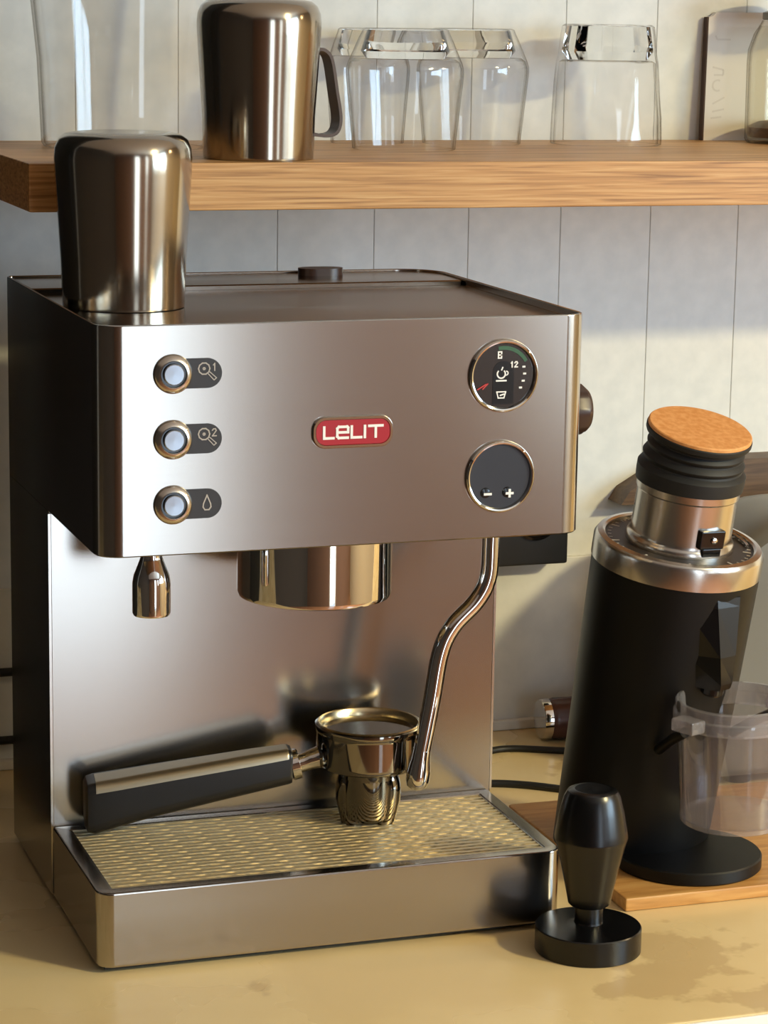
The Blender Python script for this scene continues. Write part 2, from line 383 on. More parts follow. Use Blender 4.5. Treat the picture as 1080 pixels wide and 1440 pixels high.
# drip tray and grid
TX0, TX1, TY0 = .0008, .2935, .0091
dt = MB()
rsweep(dt, TX0, TX1, TY0, YP - .002, (.0098, .0098, .001, .001), [(.002, .0), (.0004, .0006), (0, .002), (0, ZT - .0014), (.0005, ZT - .0004), (.0014, ZT), (.0085, ZT), (.0090, ZT - .0006), (.0090, ZT - .018)], n=8)
part(dt, 'drip_tray', 'brushed_steel')
part(MB().box(TX0 + .0092, TX1 - .0092, TY0 + .0092, YP - .0115, ZT - .0175, ZT - .0165), 'tray_floor', 'black_plastic')
gx0, gx1, gy0, gy1 = .0112, .2838, .0205, .1315
gm = MB(); rows = 20; py = (gy1 - gy0) / rows; slot = .0092
for i in range(rows + 1):
    y = gy0 + i * py; hw = py * .27
    nseg = 60; ring = []
    top = [(gx0 + (gx1 - gx0) * k / nseg, y + .00030 * math.sin(k * PI * (gx1 - gx0) / nseg / slot + i * PI)) for k in range(nseg + 1)]
    for (xa, ya), (xb, yb) in zip(top[:-1], top[1:]):
        gm.add([(xa, ya - hw, ZT - .0008), (xb, yb - hw, ZT - .0008), (xb, yb + hw, ZT - .0008), (xa, ya + hw, ZT - .0008), (xa, ya - hw, ZT - .0026), (xb, yb - hw, ZT - .0026), (xb, yb + hw, ZT - .0026), (xa, ya + hw, ZT - .0026)], [(0, 1, 2, 3), (0, 4, 5, 1), (2, 6, 7, 3)])
    if i < rows:
        nx = int((gx1 - gx0) / slot); off = .5 * slot if i % 2 else 0
        for j in range(nx):
            x = gx0 + off + (j + .4) * slot
            gm.box(x, x + .0056, y + hw * .8, y + py - hw * .8, ZT - .0032, ZT - .0020)
grid = part(gm, 'drip_grid', 'grid_steel', smooth=0)
part(MB().box(gx0 - .002, gx0, gy0 - .002, gy1 + .002, ZT - .004, ZT - .0006).box(gx1, gx1 + .002, gy0 - .002, gy1 + .002, ZT - .004, ZT - .0006).box(gx0, gx1, gy0 - .003, gy0 - .0015, ZT - .004, ZT - .0006).box(gx0, gx1, gy1 + .0015, gy1 + .003, ZT - .004, ZT - .0006), 'grid_frame', 'satin_steel', grid)
# group head, hot water spout, steam wand, steam knob
part(MB().lathe([(.040, .2485), (.0474, .248), (.0474, .207), (.0466, .2045), (.0445, .2035), (.041, .2035), (.040, .2065), (.034, .2065), (.033, .215), (0, .215)], (.1495, .07, 0), n=72), 'group_head', 'chrome')
hwp = part(MB().lathe([(.0062, .2485), (.0062, .2375), (.0070, .2350), (.0105, .2260), (.0113, .2215), (.0113, .2035), (.0106, .2020), (.0085, .2020), (.0085, .206), (0, .206)], (.0427, .05, 0), n=40), 'hot_water_spout', 'chrome')
wp = smoothpath([(0.2602, .06, 0.2500), (0.2602, .06, 0.2290), (0.2590, .06, 0.2099), (0.2517, .06, 0.1954), (0.2362, .06, 0.1799), (0.2284, .06, 0.1634), (0.2232, .06, 0.1324), (0.2168, .06, 0.0984)], 7)
wand = part(MB().tube(wp, .0056, 18), 'steam_wand', 'chrome')
part(MB().tube([(0.2176, .06, 0.1024), (0.2168, .06, 0.0964), (0.2162, .06, 0.0924), (0.2155, .06, 0.0874), (0.2148, .06, 0.0824), (0.2143, .06, 0.0789), (0.2142, .06, 0.0774)], [.0057, .0060, .0068, .0074, .0074, .0062, .0040], 20), 'wand_tip', 'chrome', wand)
kn = MB().lathe([(.008, 0), (.008, .006), (.0145, .0075), (.0155, .0095), (.0152, .0185), (.0125, .0218), (0, .0225)], (W, .053, .3145), (1, 0, 0), n=32, fac=lambda t, z: 1 + (.04 * math.cos(8 * t) if .0070 < z < .0215 else 0))
part(kn, 'steam_knob', 'knob_brown')
# push buttons with their symbol plates
def digit(mb, ch, cx, cz, h, w, y0):
    a, b = h / 2, h * .28
    S = {'1': [[(-b * .6, a * .55), (b * .1, a), (b * .1, -a)]],
         '2': [[(-b, a * .6), (-b * .4, a), (b * .6, a), (b, a * .5), (-b, -a), (b, -a)]],
         '8': [[(-b, a), (b, a), (b, 0), (-b, 0), (-b, a)], [(-b, 0), (-b, -a), (b, -a), (b, 0)]]}[ch]
    for pl in S: mb.ribbon(pl, w, y0, .0003, (cx, cz))
BX = .0431
for k, bz in enumerate((.3521, .3148, .2774)):
    ring = MB().lathe([(.0112, -.0002), (.0112, .0010), (.0105, .0022), (.0090, .0034), (.0078, .0037), (.0074, .0033), (.0074, .0016), (0, .0016)], (BX, 0, bz), (0, -1, 0), n=48)
    lab = ('chrome button beside a 1-cup symbol', 'chrome button beside a 2-cup symbol', 'chrome button beside a drop symbol')[k]
    bt = part(ring, 'push_button', 'satin_steel', label=lab)
    part(MB().lathe([(.0074, .00165), (.0074, .0022), (0, .0022)], (BX, 0, bz), (0, -1, 0), n=32), 'gap_ring', 'black_gloss', bt)
    part(MB().lathe([(.0060, .0022), (.0060, .0038), (.0055, .0043), (0, .0041)], (BX, 0, bz), (0, -1, 0), n=40), 'button_cap', 'spun_steel', bt)
    pl = MB(); r = .0085; x1 = .0716 - r
    out = [(BX, -r)] + [(x1 + r * math.cos(a), r * math.sin(a)) for a in (-PI / 2 + PI * q / 20 for q in range(21))] + [(BX, r)]
    pl.loops([[(x, y, bz + z) for x, z in out] for y in (0, -.0006)])
    part(pl, 'symbol_plate', 'label_black', bt)
    ic = MB(); Y = -.0006
    if k < 2:
        cx, cz = BX + .0180, bz + .0026
        ic.ribbon(arc(cx, cz, .0033, 0, 360, 10), .0007, Y); ic.ribbon(arc(cx, cz, .0006, 0, 360, 6), .0006, Y)
        ic.ribbon([(cx + .0024, cz - .0030), (cx + .0058, cz - .0066), (cx + .0072, cz - .0054), (cx + .0034, cz - .0020)], .0005, Y)
        digit(ic, '12'[k], BX + .0240, bz + .0034, .0040, .0006, Y)
    else:
        cx, cz = BX + .0198, bz - .0002
        ic.ribbon([(cx, cz + .0050), (cx - .0021, cz), (cx - .0023, cz - .0018), (cx - .0012, cz - .0034), (cx + .0012, cz - .0034), (cx + .0023, cz - .0018), (cx + .0021, cz)], .0007, Y, closed=True)
    part(ic, 'symbol', 'print_grey', bt, smooth=0)
# pressure gauge and temperature display
BEZ = [(.0218, -.0002), (.0218, .0012), (.0212, .0026), (.0204, .0031), (.0196, .0028), (.0190, .0014), (.0189, -.0001)]
gx, gz = .2418, .3452
ga = part(MB().ringloop(BEZ, (gx, 0, gz), (0, -1, 0), n=72), 'pressure_gauge', 'chrome')
part(MB().lathe([(.0189, .0), (.0189, .0006), (0, .0006)], (gx, 0, gz), (0, -1, 0), n=60), 'dial', 'dial_face', ga)
pw = .0066; out = [(gx + pw * math.cos(a), gz + .002 + pw * math.sin(a)) for a in (PI * q / 16 for q in range(17))] + [(gx - pw, gz - .0170), (gx + pw, gz - .0170)]
part(MB().loops([[(x, y, z) for x, z in out] for y in (-.0006, -.0008)]), 'dial_window', 'dial_black', ga)
mk = MB(); Y = -.0008
digit(mk, '8', gx - .0025, gz + .0122, .0036, .0008, Y)
digit(mk, '1', gx + .0052, gz + .0064, .0030, .0007, Y); digit(mk, '2', gx + .0078, gz + .0064, .0030, .0007, Y)
for dx, dz in ((.0127, .0049), (.0133, .0008), (.0125, -.0034), (.0109, -.0074)): mk.ribbon([(gx + dx - .0004, gz + dz), (gx + dx + .0004, gz + dz)], .0011, Y)
mk.ribbon(arc(gx - .0014, gz + .0010, .0025, 140, 400, 12), .0008, Y); mk.ribbon([(gx - .0042, gz - .0030), (gx + .0016, gz - .0030)], .0009, Y)
mk.ribbon([(gx - .0012, gz + .0034), (gx - .0006, gz + .0048)], .0008, Y); mk.ribbon(arc(gx + .0016, gz + .0014, .0012, -80, 80, 6), .0006, Y)
mk.ribbon([(gx - .0040, gz - .0096), (gx + .0016, gz - .0096), (gx + .0006, gz - .0132), (gx - .0030, gz - .0132)], .0007, Y, closed=True)
mk.ribbon([(gx - .0016, gz - .0116), (gx + .0004, gz - .0110)], .0008, Y)
part(mk, 'dial_marking', 'print_white', ga, smooth=0)
part(MB().ribbon(arc(gx, gz, .0163, 98, 34, 14), .0022, -.0006), 'green_zone', 'green_print', ga, smooth=0)
part(MB().ribbon([(gx - .0160, gz - .0078), (gx - .0108, gz - .0048)], .0007, -.0009).ribbon([(gx - .0128, gz - .0076), (gx - .0098, gz - .0046)], .0007, -.0009), 'needle', 'red_print', ga, smooth=0)
gx, gz = .2411, .2852
gb = part(MB().ringloop(BEZ, (gx, 0, gz), (0, -1, 0), n=72), 'temperature_display', 'chrome')
part(MB().lathe([(.0189, .0), (.0189, .0008), (0, .0008)], (gx, 0, gz), (0, -1, 0), n=60), 'display_face', 'display_face', gb)
for sgn in (-1, 1):
    cx = gx + (-.0077 if sgn < 0 else .0061); cz = gz - .0102
    b_ = part(MB().lathe([(.0032, .0008), (.0028, .0014), (.0015, .0017), (0, .0018)], (cx - .0012, 0, cz + .0006), (0, -1, 0), n=24), 'touch_key', 'dial_black', gb)
    q = MB().ribbon([(cx - .0018, cz), (cx + .0018, cz)], .0014, -.0017)
    if sgn > 0: q.ribbon([(cx, cz + .0014), (cx, cz + .0018)], .0014, -.0017).ribbon([(cx, cz - .0018), (cx, cz - .0014)], .0014, -.0017)
    part(q, 'key_sign', 'print_white', gb, smooth=0)
# maker's badge
bx, bz = .1494, .3155
def pill(w, h, r, ys):
    out = rrect(bx - w / 2, bx + w / 2, bz - h / 2, bz + h / 2, (r,) * 4, 8); return [[(x, y, z) for x, z in out] for y in ys]
bd = MB(); rings = []
for w, h, r, y in ((.0490, .0186, .0078, 0), (.0490, .0186, .0078, -.0014), (.0478, .0174, .0072, -.0024), (.0452, .0150, .0062, -.0024), (.0446, .0144, .0060, -.0016)): rings += pill(w, h, r, (y,))
badge = part(bd.loops(rings), 'badge', 'chrome', label='red enamel badge in a chrome frame')
part(MB().loops(pill(.0445, .0143, .0060, (-.0015, -.0020))), 'badge_field', 'badge_red', badge)
lt = MB(); Y = -.0020; w = .0015; a = .0032
for pl in ([(-.0176, a), (-.0176, -a), (-.0120, -a)],
           [(-.0095, 0), (-.0032, 0), (-.0032, a - .0006), (-.0038, a), (-.0088, a), (-.0097, a - .0009), (-.0097, -a + .0009), (-.0088, -a), (-.0034, -a)],
           [(-.0010, a), (-.0010, -a), (.0048, -a)], [(.0070, a), (.0070, -a)],
           [(.0096, a), (.0176, a)], [(.0136, a - w), (.0136, -a)]):
    lt.ribbon(pl, w, Y, .0003, (bx, bz))
part(lt, 'lettering', 'print_white', badge, smooth=0)

# ------------------------------------------------------------------ portafilter lying across the tray
PC = Vector((.1955, .0985, ZT - .0012)); ZR = .1115
pf = thing('portafilter', PC, 'chrome portafilter with black handle resting across the drip tray', 'portafilter')
def pp(mb, name, m, parent=None, **k): return mb.build(name, m, parent or pf, PC, **k)
c0 = (PC.x, PC.y, 0)
body = pp(MB().lathe([(.0290, ZR - .004), (.0318, ZR - .0005), (.0330, ZR), (.0343, ZR - .0006), (.0346, ZR - .0024), (.0340, ZR - .0040), (.0334, ZR - .006), (.0334, .0880), (.0326, .0850), (.0300, .0835), (.0190, .0822), (.0172, .0810), (.0168, .076), (0, .076)], c0, n=72), 'basket_holder', 'dark_chrome')
pp(MB().ringloop([(.0312, ZR + .0004), (.0322, ZR + .0008), (.0332, ZR + .0002), (.0320, ZR - .0008), (.0296, ZR - .004), (.0292, ZR - .020), (.0270, ZR - .0245), (.0002, ZR - .0250), (.0002, ZR - .0240), (.0262, ZR - .0235), (.0284, ZR - .019), (.0288, ZR - .004)], c0, n=64), 'filter_basket', 'basket_steel')
# twin spout
st = MB().lathe([(.0168, .0830), (.0168, .0680), (.0160, .0560), (.0148, .0500), (.0120, .0478), (0, .0474)], c0, n=40)
spout = pp(st, 'spout', 'dark_chrome')
for s_ in (-1, 1):
    d = Vector((math.cos(-.30), math.sin(-.30), 0)) * s_
    P = [PC + d * a_ + Vector((0, 0, z - PC.z)) for a_, z in ((.004, .0790), (.0085, .0765), (.0112, .0710), (.0118, .0630), (.0108, .0540), (.0095, PC.z + .0003))]
    pp(MB().tube(smoothpath(P, 5), [.0092 + .0010 * math.sin(q / 25 * PI) - .0020 * (q / 25) for q in range(26)], 18), 'nozzle', 'dark_chrome', spout)
# handle: neck, collar, black grip with a steel inlay
hd = Vector((-.1755, .0260, 0)).normalized(); hn = Vector((-hd.y, hd.x, 0))
def hp(s, z): return Vector((PC.x, PC.y, 0)) + hd * s + Vector((0, 0, z))
neck = pp(MB().tube(smoothpath([hp(.028, .0905), hp(.036, .0885), hp(.042, .0865), hp(.050, .0848)], 5), [.0085, .0082, .0078, .0074, .0070, .0068, .0066, .0064, .0063, .0062, .0062, .0062, .0062, .0062, .0062, .0062], 18), 'neck', 'chrome')
pp(MB().tube([hp(.0445, .0862), hp(.0450, .0861), hp(.0500, .0848), hp(.0505, .0847)], [.0085, .0098, .0098, .0085], 24), 'collar', 'chrome')
gr = MB(); rings = []; secs = [(.0500, .0742, .0962, .0095), (.052, .0736, .0970, .0105), (.075, .0690, .0945, .0120), (.105, .0632, .0905, .0132), (.135, .0572, .0865, .0142), (.160, .0512, .0830, .0150), (.174, .0474, .0812, .0152), (.1785, .0485, .0800, .0145), (.1800, .0515, .0780, .0120)]
for s_, zb_, zt_, hw_ in secs:
    rr = min(.007, hw_ * .6); pts = rrect(-hw_, hw_, zb_, zt_, (rr * 1.2, rr * 1.2, rr * .8, rr * .8), 5)
    rings.append([hp(s_, z) + hn * u for u, z in pts])
grip = pp(gr.loops(rings), 'grip', 'black_plastic')
il = MB(); rings = []
for s_, zt_, hw_ in ((.0525, .0966, .0100), (.054, .0968, .0106), (.075, .0945, .0120), (.105, .0905, .0132), (.135, .0865, .0142), (.160, .0830, .0150), (.1735, .0813, .0152)):
    rr = min(.007, hw_ * .6) * .8; cu, cz = hw_ - rr, zt_ - rr
    arcp = [(cu + (rr + .0006) * math.sin(q), cz + (rr + .0006) * math.cos(q)) for q in (PI / 2 * k / 6 for k in range(7))]
    inn = [(cu + (rr - .002) * math.sin(q), cz + (rr - .002) * math.cos(q)) for q in (PI / 2 * k / 6 for k in range(6, -1, -1))]
    rings.append([hp(s_, z) + hn * u for u, z in [(-hw_ * .45, zt_ + .0006)] + arcp + inn + [(-hw_ * .45, zt_ - .002)]])
pp(il.loops(rings), 'inlay', 'inlay_steel', grip)

# ------------------------------------------------------------------ milk jugs upside down
def jug(loc, s, label, handle_az, strap=True):
    t = thing('milk_jug', loc, label, 'jug', 'upturned steel milk jugs')
    L = Vector(loc)
    pr = [(.0360, 0), (.0372, .0004), (.0374, .002), (.0384, .030), (.0402, .060), (.0416, .082), (.0419, .0905), (.0413, .0965), (.0392, .1015), (.0352, .1046), (.0300, .1057), (.0270, .1060), (0, .1056)]
    mb = MB().lathe([(r * s, z * s) for r, z in pr], L, n=72)
    mb.build('body', 'jug_steel', t, L)
    d = Vector((math.cos(handle_az), math.sin(handle_az), 0)); n_ = Vector((-d.y, d.x, 0))
    path = smoothpath([(.0405, .080), (.050, .079), (.0560, .070), (.0585, .045), (.0595, .028), (.0560, .0185), (.046, .0175), (.0375, .019)], 6)
    path = smoothpath([(a, 0, b) for a, b in ((.0400, .0730), (.046, .0725), (.0515, .0660), (.0555, .045), (.0585, .027), (.0560, .0175), (.048, .0150), (.0375, .0165))], 5)
    rings = []
    for i, p in enumerate(path):
        tt = (path[min(i + 1, len(path) - 1)] - path[max(i - 1, 0)]).normalized(); nn = Vector((tt.z, 0, -tt.x))
        for_ = []
        for u, v in ((-.007, -.0011), (.007, -.0011), (.007, .0011), (-.007, .0011)):
            q = p + nn * v; for_.append(L + (d * q.x + n_ * u + Vector((0, 0, q.z))) * s)
        rings.append(for_)
    MB().loops(rings).build('handle', 'handle_steel', t, L)
    return t
jug((.0455, .1315, H - .0047), .99, 'steel milk jug upside down on top of the espresso machine', math.radians(62))
jug((.1550, .2195, ZS), .955, 'steel milk jug upside down at the front edge of the oak shelf', math.radians(8))

# ------------------------------------------------------------------ glassware on the shelf
def glass_obj(name, loc, outer, wall, base, label, cat, n=64, fac=None, group=None, m='clear_glass', solid=True):
    # outer: profile from rim (z=0) up to the closed end; the inside follows at the wall thickness
    h = outer[-1][1]; inn = [(max(r - wall, .0005), z) for r, z in outer if z < h - base]
    pr = [(outer[0][0] - wall * .5, 0)] + [(r, z + (.0006 if z == 0 else 0)) for r, z in outer] + [(.0003, h)]
    ins = [(inn[-1][0] * .92, h - base)] ; ins_full = [(.0003, h - base)] + ins + list(reversed([(r, z + (.0006 if z == 0 else 0)) for r, z in inn]))
    mb = MB().ringloop(pr + ins_full, loc, n=n, fac=fac)
    tags = dict(label=label, category=cat)
    if group: tags['group'] = group
    o = mb.build(name, m, None, loc, **tags)
    if solid:
        rb = [r for r, z in outer if z >= h - base]
        MB().lathe([(rb[0] * .9 - wall - .001, h - base + .0004), (rb[0] - wall - .0006, h - base * .75), (rb[-1] - .0012, h - .0014), (rb[-1] - .003, h - .0005), (0, h - .0005)], (0, 0, 0), n=n, fac=fac).build('base', 'solid_glass', o)
    return o
GP = [(.0362, 0), (.0364, .004), (.0385, .025), (.0405, .044), (.0412, .052), (.0410, .056), (.0398, .060), (.0330, .0755), (.0308, .0800), (.0298, .0825), (.0280, .0832)]
gfac = lambda t, z: 1 + (.012 * math.cos(6 * t) if .048 < z < .078 else 0)
glass_obj('drinking_glass', (.2900, .3220, ZS), GP, .0013, .021, 'upturned clear glass in front of two others between jug and tumbler', 'glass', group='upturned glasses on the shelf')
glass_obj('drinking_glass', (.3672, .3930, ZS), GP, .0013, .021, 'upturned clear glass half hidden behind the front glass on its right', 'glass', group='upturned glasses on the shelf')
glass_obj('drinking_glass', (.2905, .4050, ZS), [(r * .74, z * .99) for r, z in GP], .0012, .020, 'upturned clear glass behind the front glass next to the jug handle', 'glass', group='upturned glasses on the shelf')
TP = [(.0412, 0), (.0413, .005), (.0408, .020), (.0398, .045), (.0385, .060), (.0372, .066), (.0368, .070), (.0358, .080), (.0348, .0860), (.0325, .0875)]
tf = lambda t, z: 1 - (.075 * abs(math.sin(4.5 * t)) * min(1, max(0, (z - .022) / .03)) if z > .022 else 0)
glass_obj('faceted_tumbler', (.4690, .3800, ZS), TP, .0022, .026, 'thick faceted tumbler upside down standing alone on the shelf', 'glass', n=108, fac=tf)
glass_obj('glass_vase', (.0995, .3600, ZS), [(.0560, 0), (.0575, .003), (.0600, .06), (.0650, .11), (.0700, .16), (.0690, .19), (.060, .198)], .0018, .004, 'large clear glass vase on the left end of the shelf', 'vase', n=96, solid=False)
# storage jar at the right with a dark lid
sj = thing('storage_jar', (.6320, .3880, ZS), 'glass storage jar with dull lid at the right end of view', 'jar')
L_ = sj.location
o = glass_obj('body', tuple(L_), [(.0385, 0), (.0400, .003), (.0405, .060), (.0400, .070), (.0360, .082), (.0310, .090), (.0300, .092)], .0016, .004, '', '', m='amber_glass', solid=False); del o['label'], o['category']
o.location = (0, 0, 0); o.parent = sj
MB().lathe([(.0375, .0045), (.0385, .006), (.0386, .012), (.030, .016), (0, .017)], L_, n=48).build('contents', 'walnut', sj, L_)
MB().lathe([(.0290, .0925), (.0300, .0930), (.0300, .098), (.0240, .1000), (.0240, .112), (.022, .114), (0, .114)], L_, n=48).build('lid', 'grey_enamel', sj, L_)
# white card leaning on the wall
cd = thing('white_booklet', (.63, .4330, ZS), 'white card with faint grey print leaning on the wall behind the jar', 'card')
B0 = Vector(cd.location); lean = .045
def cpt(x, z, t): return Vector((x + z * .03, .4305 + z * lean + t, ZS + z))
outl = [(.5735, 0), (.5735, .0935), (.5775, .0950), (.5800, .0975), (.6900, .0985), (.6900, 0)]
MB().loops([[cpt(x, z, t) for x, z in outl] for t in (0, .0058)]).build('card_block', 'paper_white', cd, B0, smooth=0)
MB().loops([[cpt(x, z, t) for x, z in ((.5722, 0), (.5722, .0940), (.5734, .0940), (.5734, 0))] for t in (-.0004, .0058)]).build('spine', 'card_edge', cd, B0, smooth=0)
ck = MB()
def cstroke(pts, w=.0007):
    for (ax, az), (bx_, bz_) in zip(pts[:-1], pts[1:]):
        d = Vector((bx_ - ax, bz_ - az)).normalized(); nx, nz = -d.y * w, d.x * w
        ck.loops([[cpt(x, z, t) for x, z in ((ax + nx, az + nz), (bx_ + nx, bz_ + nz), (bx_ - nx, bz_ - nz), (ax - nx, az - nz))] for t in (-.0001, .0002)])
cstroke(arc(.5835, .0420, .0042, 60, 300, 8)); cstroke([(.5790, .0560), (.5880, .0540), (.5880, .0500), (.5800, .0500)])
cstroke([(.5800, .0280), (.5900, .0330)]); cstroke([(.5800, .0220), (.5900, .0240)]); cstroke([(.5790, .0170), (.5880, .0180)]); cstroke([(.5800, .0800), (.5815, .0770), (.5930, .0770)])
ck.build('faint_print', 'paper_mark', cd, B0, smooth=0)

# ------------------------------------------------------------------ tamper
TL = Vector((.2945, -.0300, CT))
tm = thing('tamper', TL, 'black metal tamper standing in front of the drip tray corner', 'tamper')
MB().lathe([(.0318, 0), (.0323, .0006), (.0323, .0150), (.0317, .0157), (.014, .0162), (.0098, .0175), (0, .0176)], TL, n=72).build('base', 'black_anodised', tm, TL)
MB().lathe([(.0090, .0174), (.0086, .019), (.0086, .0300), (0, .0300)], TL, n=40).build('stem', 'black_anodised', tm, TL)
MB().lathe([(.0085, .0290), (.0118, .0290), (.0128, .0300), (.0140, .0360), (.0178, .0540), (.0214, .0690), (.0221, .0708), (.0222, .0722), (.0215, .0770), (.0194, .0880), (.0170, .0970), (.0150, .1005), (.0120, .1018), (.0105, .1016), (0, .1012)], TL, n=64).build('handle', 'black_anodised', tm, TL)

# ------------------------------------------------------------------ board, grinder, dosing cup
bl = Vector((.48, .12, CT))
MB().box(.343, .640, .0225, .226, CT, CT + .009, .0015).build('wooden_board', 'bamboo', None, bl, label='thin wooden board under the black coffee grinder', category='board')
ZG = CT + .0092
GL = Vector((.4106, .0758, ZG))
gd = thing('coffee_grinder', GL, 'tall black coffee grinder with steel collar and orange topped bellows', 'grinder')
def gp(mb, name, m, parent=None, **k): return mb.build(name, m, parent or gd, GL, **k)
gp(MB().lathe([(.0478, 0), (.0488, .001), (.0488, .0078), (.0480, .0088), (0, .0088)], GL, n=72), 'base_plate', 'black_powder')
az = math.radians(20); E_ = Vector((math.sin(az), -math.cos(az), 0)); th = math.radians(9.6); A = E_ * math.sin(th) + Vector((0, 0, math.cos(th)))
RP = E_.cross(Vector((0, 0, 1)))   # horizontal, sideways
RP = Vector((math.cos(az), math.sin(az), 0))
B = Vector((.392, .127, ZG))
def circ(c, r, ax, n=64):
    X = (RP - ax * RP.dot(ax)).normalized(); Y = ax.cross(X); return [c + (X * math.cos(t) + Y * math.sin(t)) * r for t in (2 * PI * k / n for k in range(n))]
Z3 = Vector((0, 0, 1))
rings = [circ(B, .0505, Z3), circ(B + Z3 * .001, .0515, Z3)]
for s_ in (.02, .06, .10, .14, .18, .202):
    f_ = min(1, s_ / .03); ax = (Z3 * (1 - f_) + A * f_).normalized(); rings.append(circ(B + A * s_, .0515 + .0033 * s_ / .19, ax))
bodyg = gp(MB().loops(rings), 'body', 'black_powder')
T0 = B + A * .201
ring = gp(MB().lathe([(.0540, 0), (.0556, .0010), (.0556, .0135), (.0535, .0168), (.0500, .0176), (.0486, .0166), (.0484, .0140), (0, .0140)], T0, A, n=80), 'collar', 'satin_steel')
gp(MB().ringloop([(.0483, .0141), (.0483, .0150), (.0345, .0150), (.0345, .0141)], T0, A, n=64), 'dial', 'label_black', ring)
tk = MB(); X0 = (RP - A * RP.dot(A)).normalized(); Y0 = A.cross(X0)
for k in range(46):
    a_ = 2 * PI * k / 46
    big = k % 5 == 0
    d = X0 * math.cos(a_) + Y0 * math.sin(a_); t_ = A.cross(d); r0, r1 = (.0415, .0468) if big else (.0445, .0468); w_ = .0006 if big else .0004
    c_ = T0 + A * .0150
    q = [c_ + d * r0 - t_ * w_, c_ + d * r1 - t_ * w_, c_ + d * r1 + t_ * w_, c_ + d * r0 + t_ * w_]
    tk.loops([q, [p + A * .0003 for p in q]])
gp(tk, 'dial_marking', 'print_grey', ring, smooth=0)
gp(MB().tube([T0 + A * .0165 + (X0 * math.cos(t) + Y0 * math.sin(t)) * .0452 for t in (math.radians(-35 + 4 * k) for k in range(18))], .0010, 10), 'dial_wire', 'satin_steel', ring)
hop = gp(MB().lathe([(.0355, .0145), (.0358, .0175), (.0345, .0200), (.0328, .0225), (.0325, .0500), (.0335, .0512), (.0335, .0560), (.0322, .0570), (0, .0570)], T0, A, n=64), 'hopper_collar', 'satin_steel')
# latch block with a screw
la = math.radians(8); ld_ = Vector((math.sin(la), -math.cos(la), 0)); ld_ = (ld_ - A * ld_.dot(A)).normalized(); ls = A.cross(ld_)
mx = Matrix((( ls.x, ld_.x, A.x, 0), (ls.y, ld_.y, A.y, 0), (ls.z, ld_.z, A.z, 0), (0, 0, 0, 1))); mx.translation = T0 + A * .0290 + ld_ * .0345
lat = gp(MB().box(-.0092, .0092, -.004, .0022, -.0062, .0062, .0012, mx).box(-.006, .008, -.004, .0014, -.0115, -.0060, .0008, mx), 'latch', 'black_gloss')
gp(MB().lathe([(.0022, 0), (.0022, .0010), (.0012, .0016), (0, .0016)], T0 + A * .0290 + ld_ * .0366 + ls * .0005, ld_, n=20), 'screw', 'chrome', lat)
# bellows: folded rubber, the top tipped towards the room
rings = []; nb = 46; C_ = T0 + A * .0555; tip = (A + Vector((.02, -.12, 0))).normalized(); p_ = C_.copy(); prev = 0
prof = [(.0325, 0), (.0348, .0006), (.0352, .006), (.0352, .0105), (.0340, .0120), (.0322, .0135), (.0318, .0150), (.0330, .0168), (.0333, .0180), (.0322, .0198), (.0306, .0214), (.0304, .0224), (.0316, .0242), (.0318, .0254), (.0308, .0270), (.0295, .0284), (.0296, .0296), (.0318, .0312), (.0338, .0320), (.0344, .0332), (.0344, .0356), (.0338, .0362)]
ctrs = []
for r, z in prof:
    f_ = min(1, z / .034); ax = (A * (1 - f_) + tip * f_).normalized(); p_ = p_ + ax * (z - prev); prev = z; rings.append(circ(p_, r, ax)); ctrs.append((p_.copy(), ax))
bel = gp(MB().loops(rings), 'bellows', 'black_rubber')
gp(MB().lathe([(.0336, -.0002), (.0338, .0004), (.0337, .0018), (.0330, .0024), (0, .0024)], ctrs[-1][0], ctrs[-1][1], n=64), 'bellows_top', 'cork_orange', bel, label='orange cork disc')
# chute on the front of the body
ch = MB(); rings = []; ca = math.radians(12); CE = Vector((math.sin(ca), -math.cos(ca), 0)); CR = Vector((math.cos(ca), math.sin(ca), 0))
for s_, w0, dpt in ((.188, .0225, .0004), (.182, .0220, .0022), (.150, .0175, .0120), (.132, .0145, .0165), (.128, .0135, .0160)):
    c_ = B + A * s_; rr = .0515 + .0033 * s_ / .19
    y0_ = math.sqrt(max(rr * rr - w0 * w0, 0)) - .006
    rings.append([c_ + CR * (-w0) + CE * y0_, c_ + CR * (-w0 * .25) + CE * (rr + dpt), c_ + CR * (w0 * .55) + CE * (rr + dpt * .8), c_ + CR * w0 + CE * y0_])
chute = gp(ch.loops(rings), 'chute', 'black_anodised', smooth=0)
ce = B + A * .1285 + CE * .0580
gp(MB().lathe([(.0075, 0), (.0075, -.004), (.006, -.0055), (0, -.0055)], ce, A, n=28), 'outlet', 'black_gloss', chute)
# fork that carries the dosing cup
CUP = Vector((.4195, .0285, .0490))
for s_ in (-1, 1):
    a0 = B + A * .085 + E_ * .044 + RP * s_ * .034; b0 = Vector((CUP.x, CUP.y, .112)) + RP * s_ * .0415 + E_ * (-.006)
    gp(MB().tube(smoothpath([a0, (a0 + b0) / 2 + Vector((0, 0, .001)), b0], 5), .0034, 12), 'fork_arm', 'black_powder')
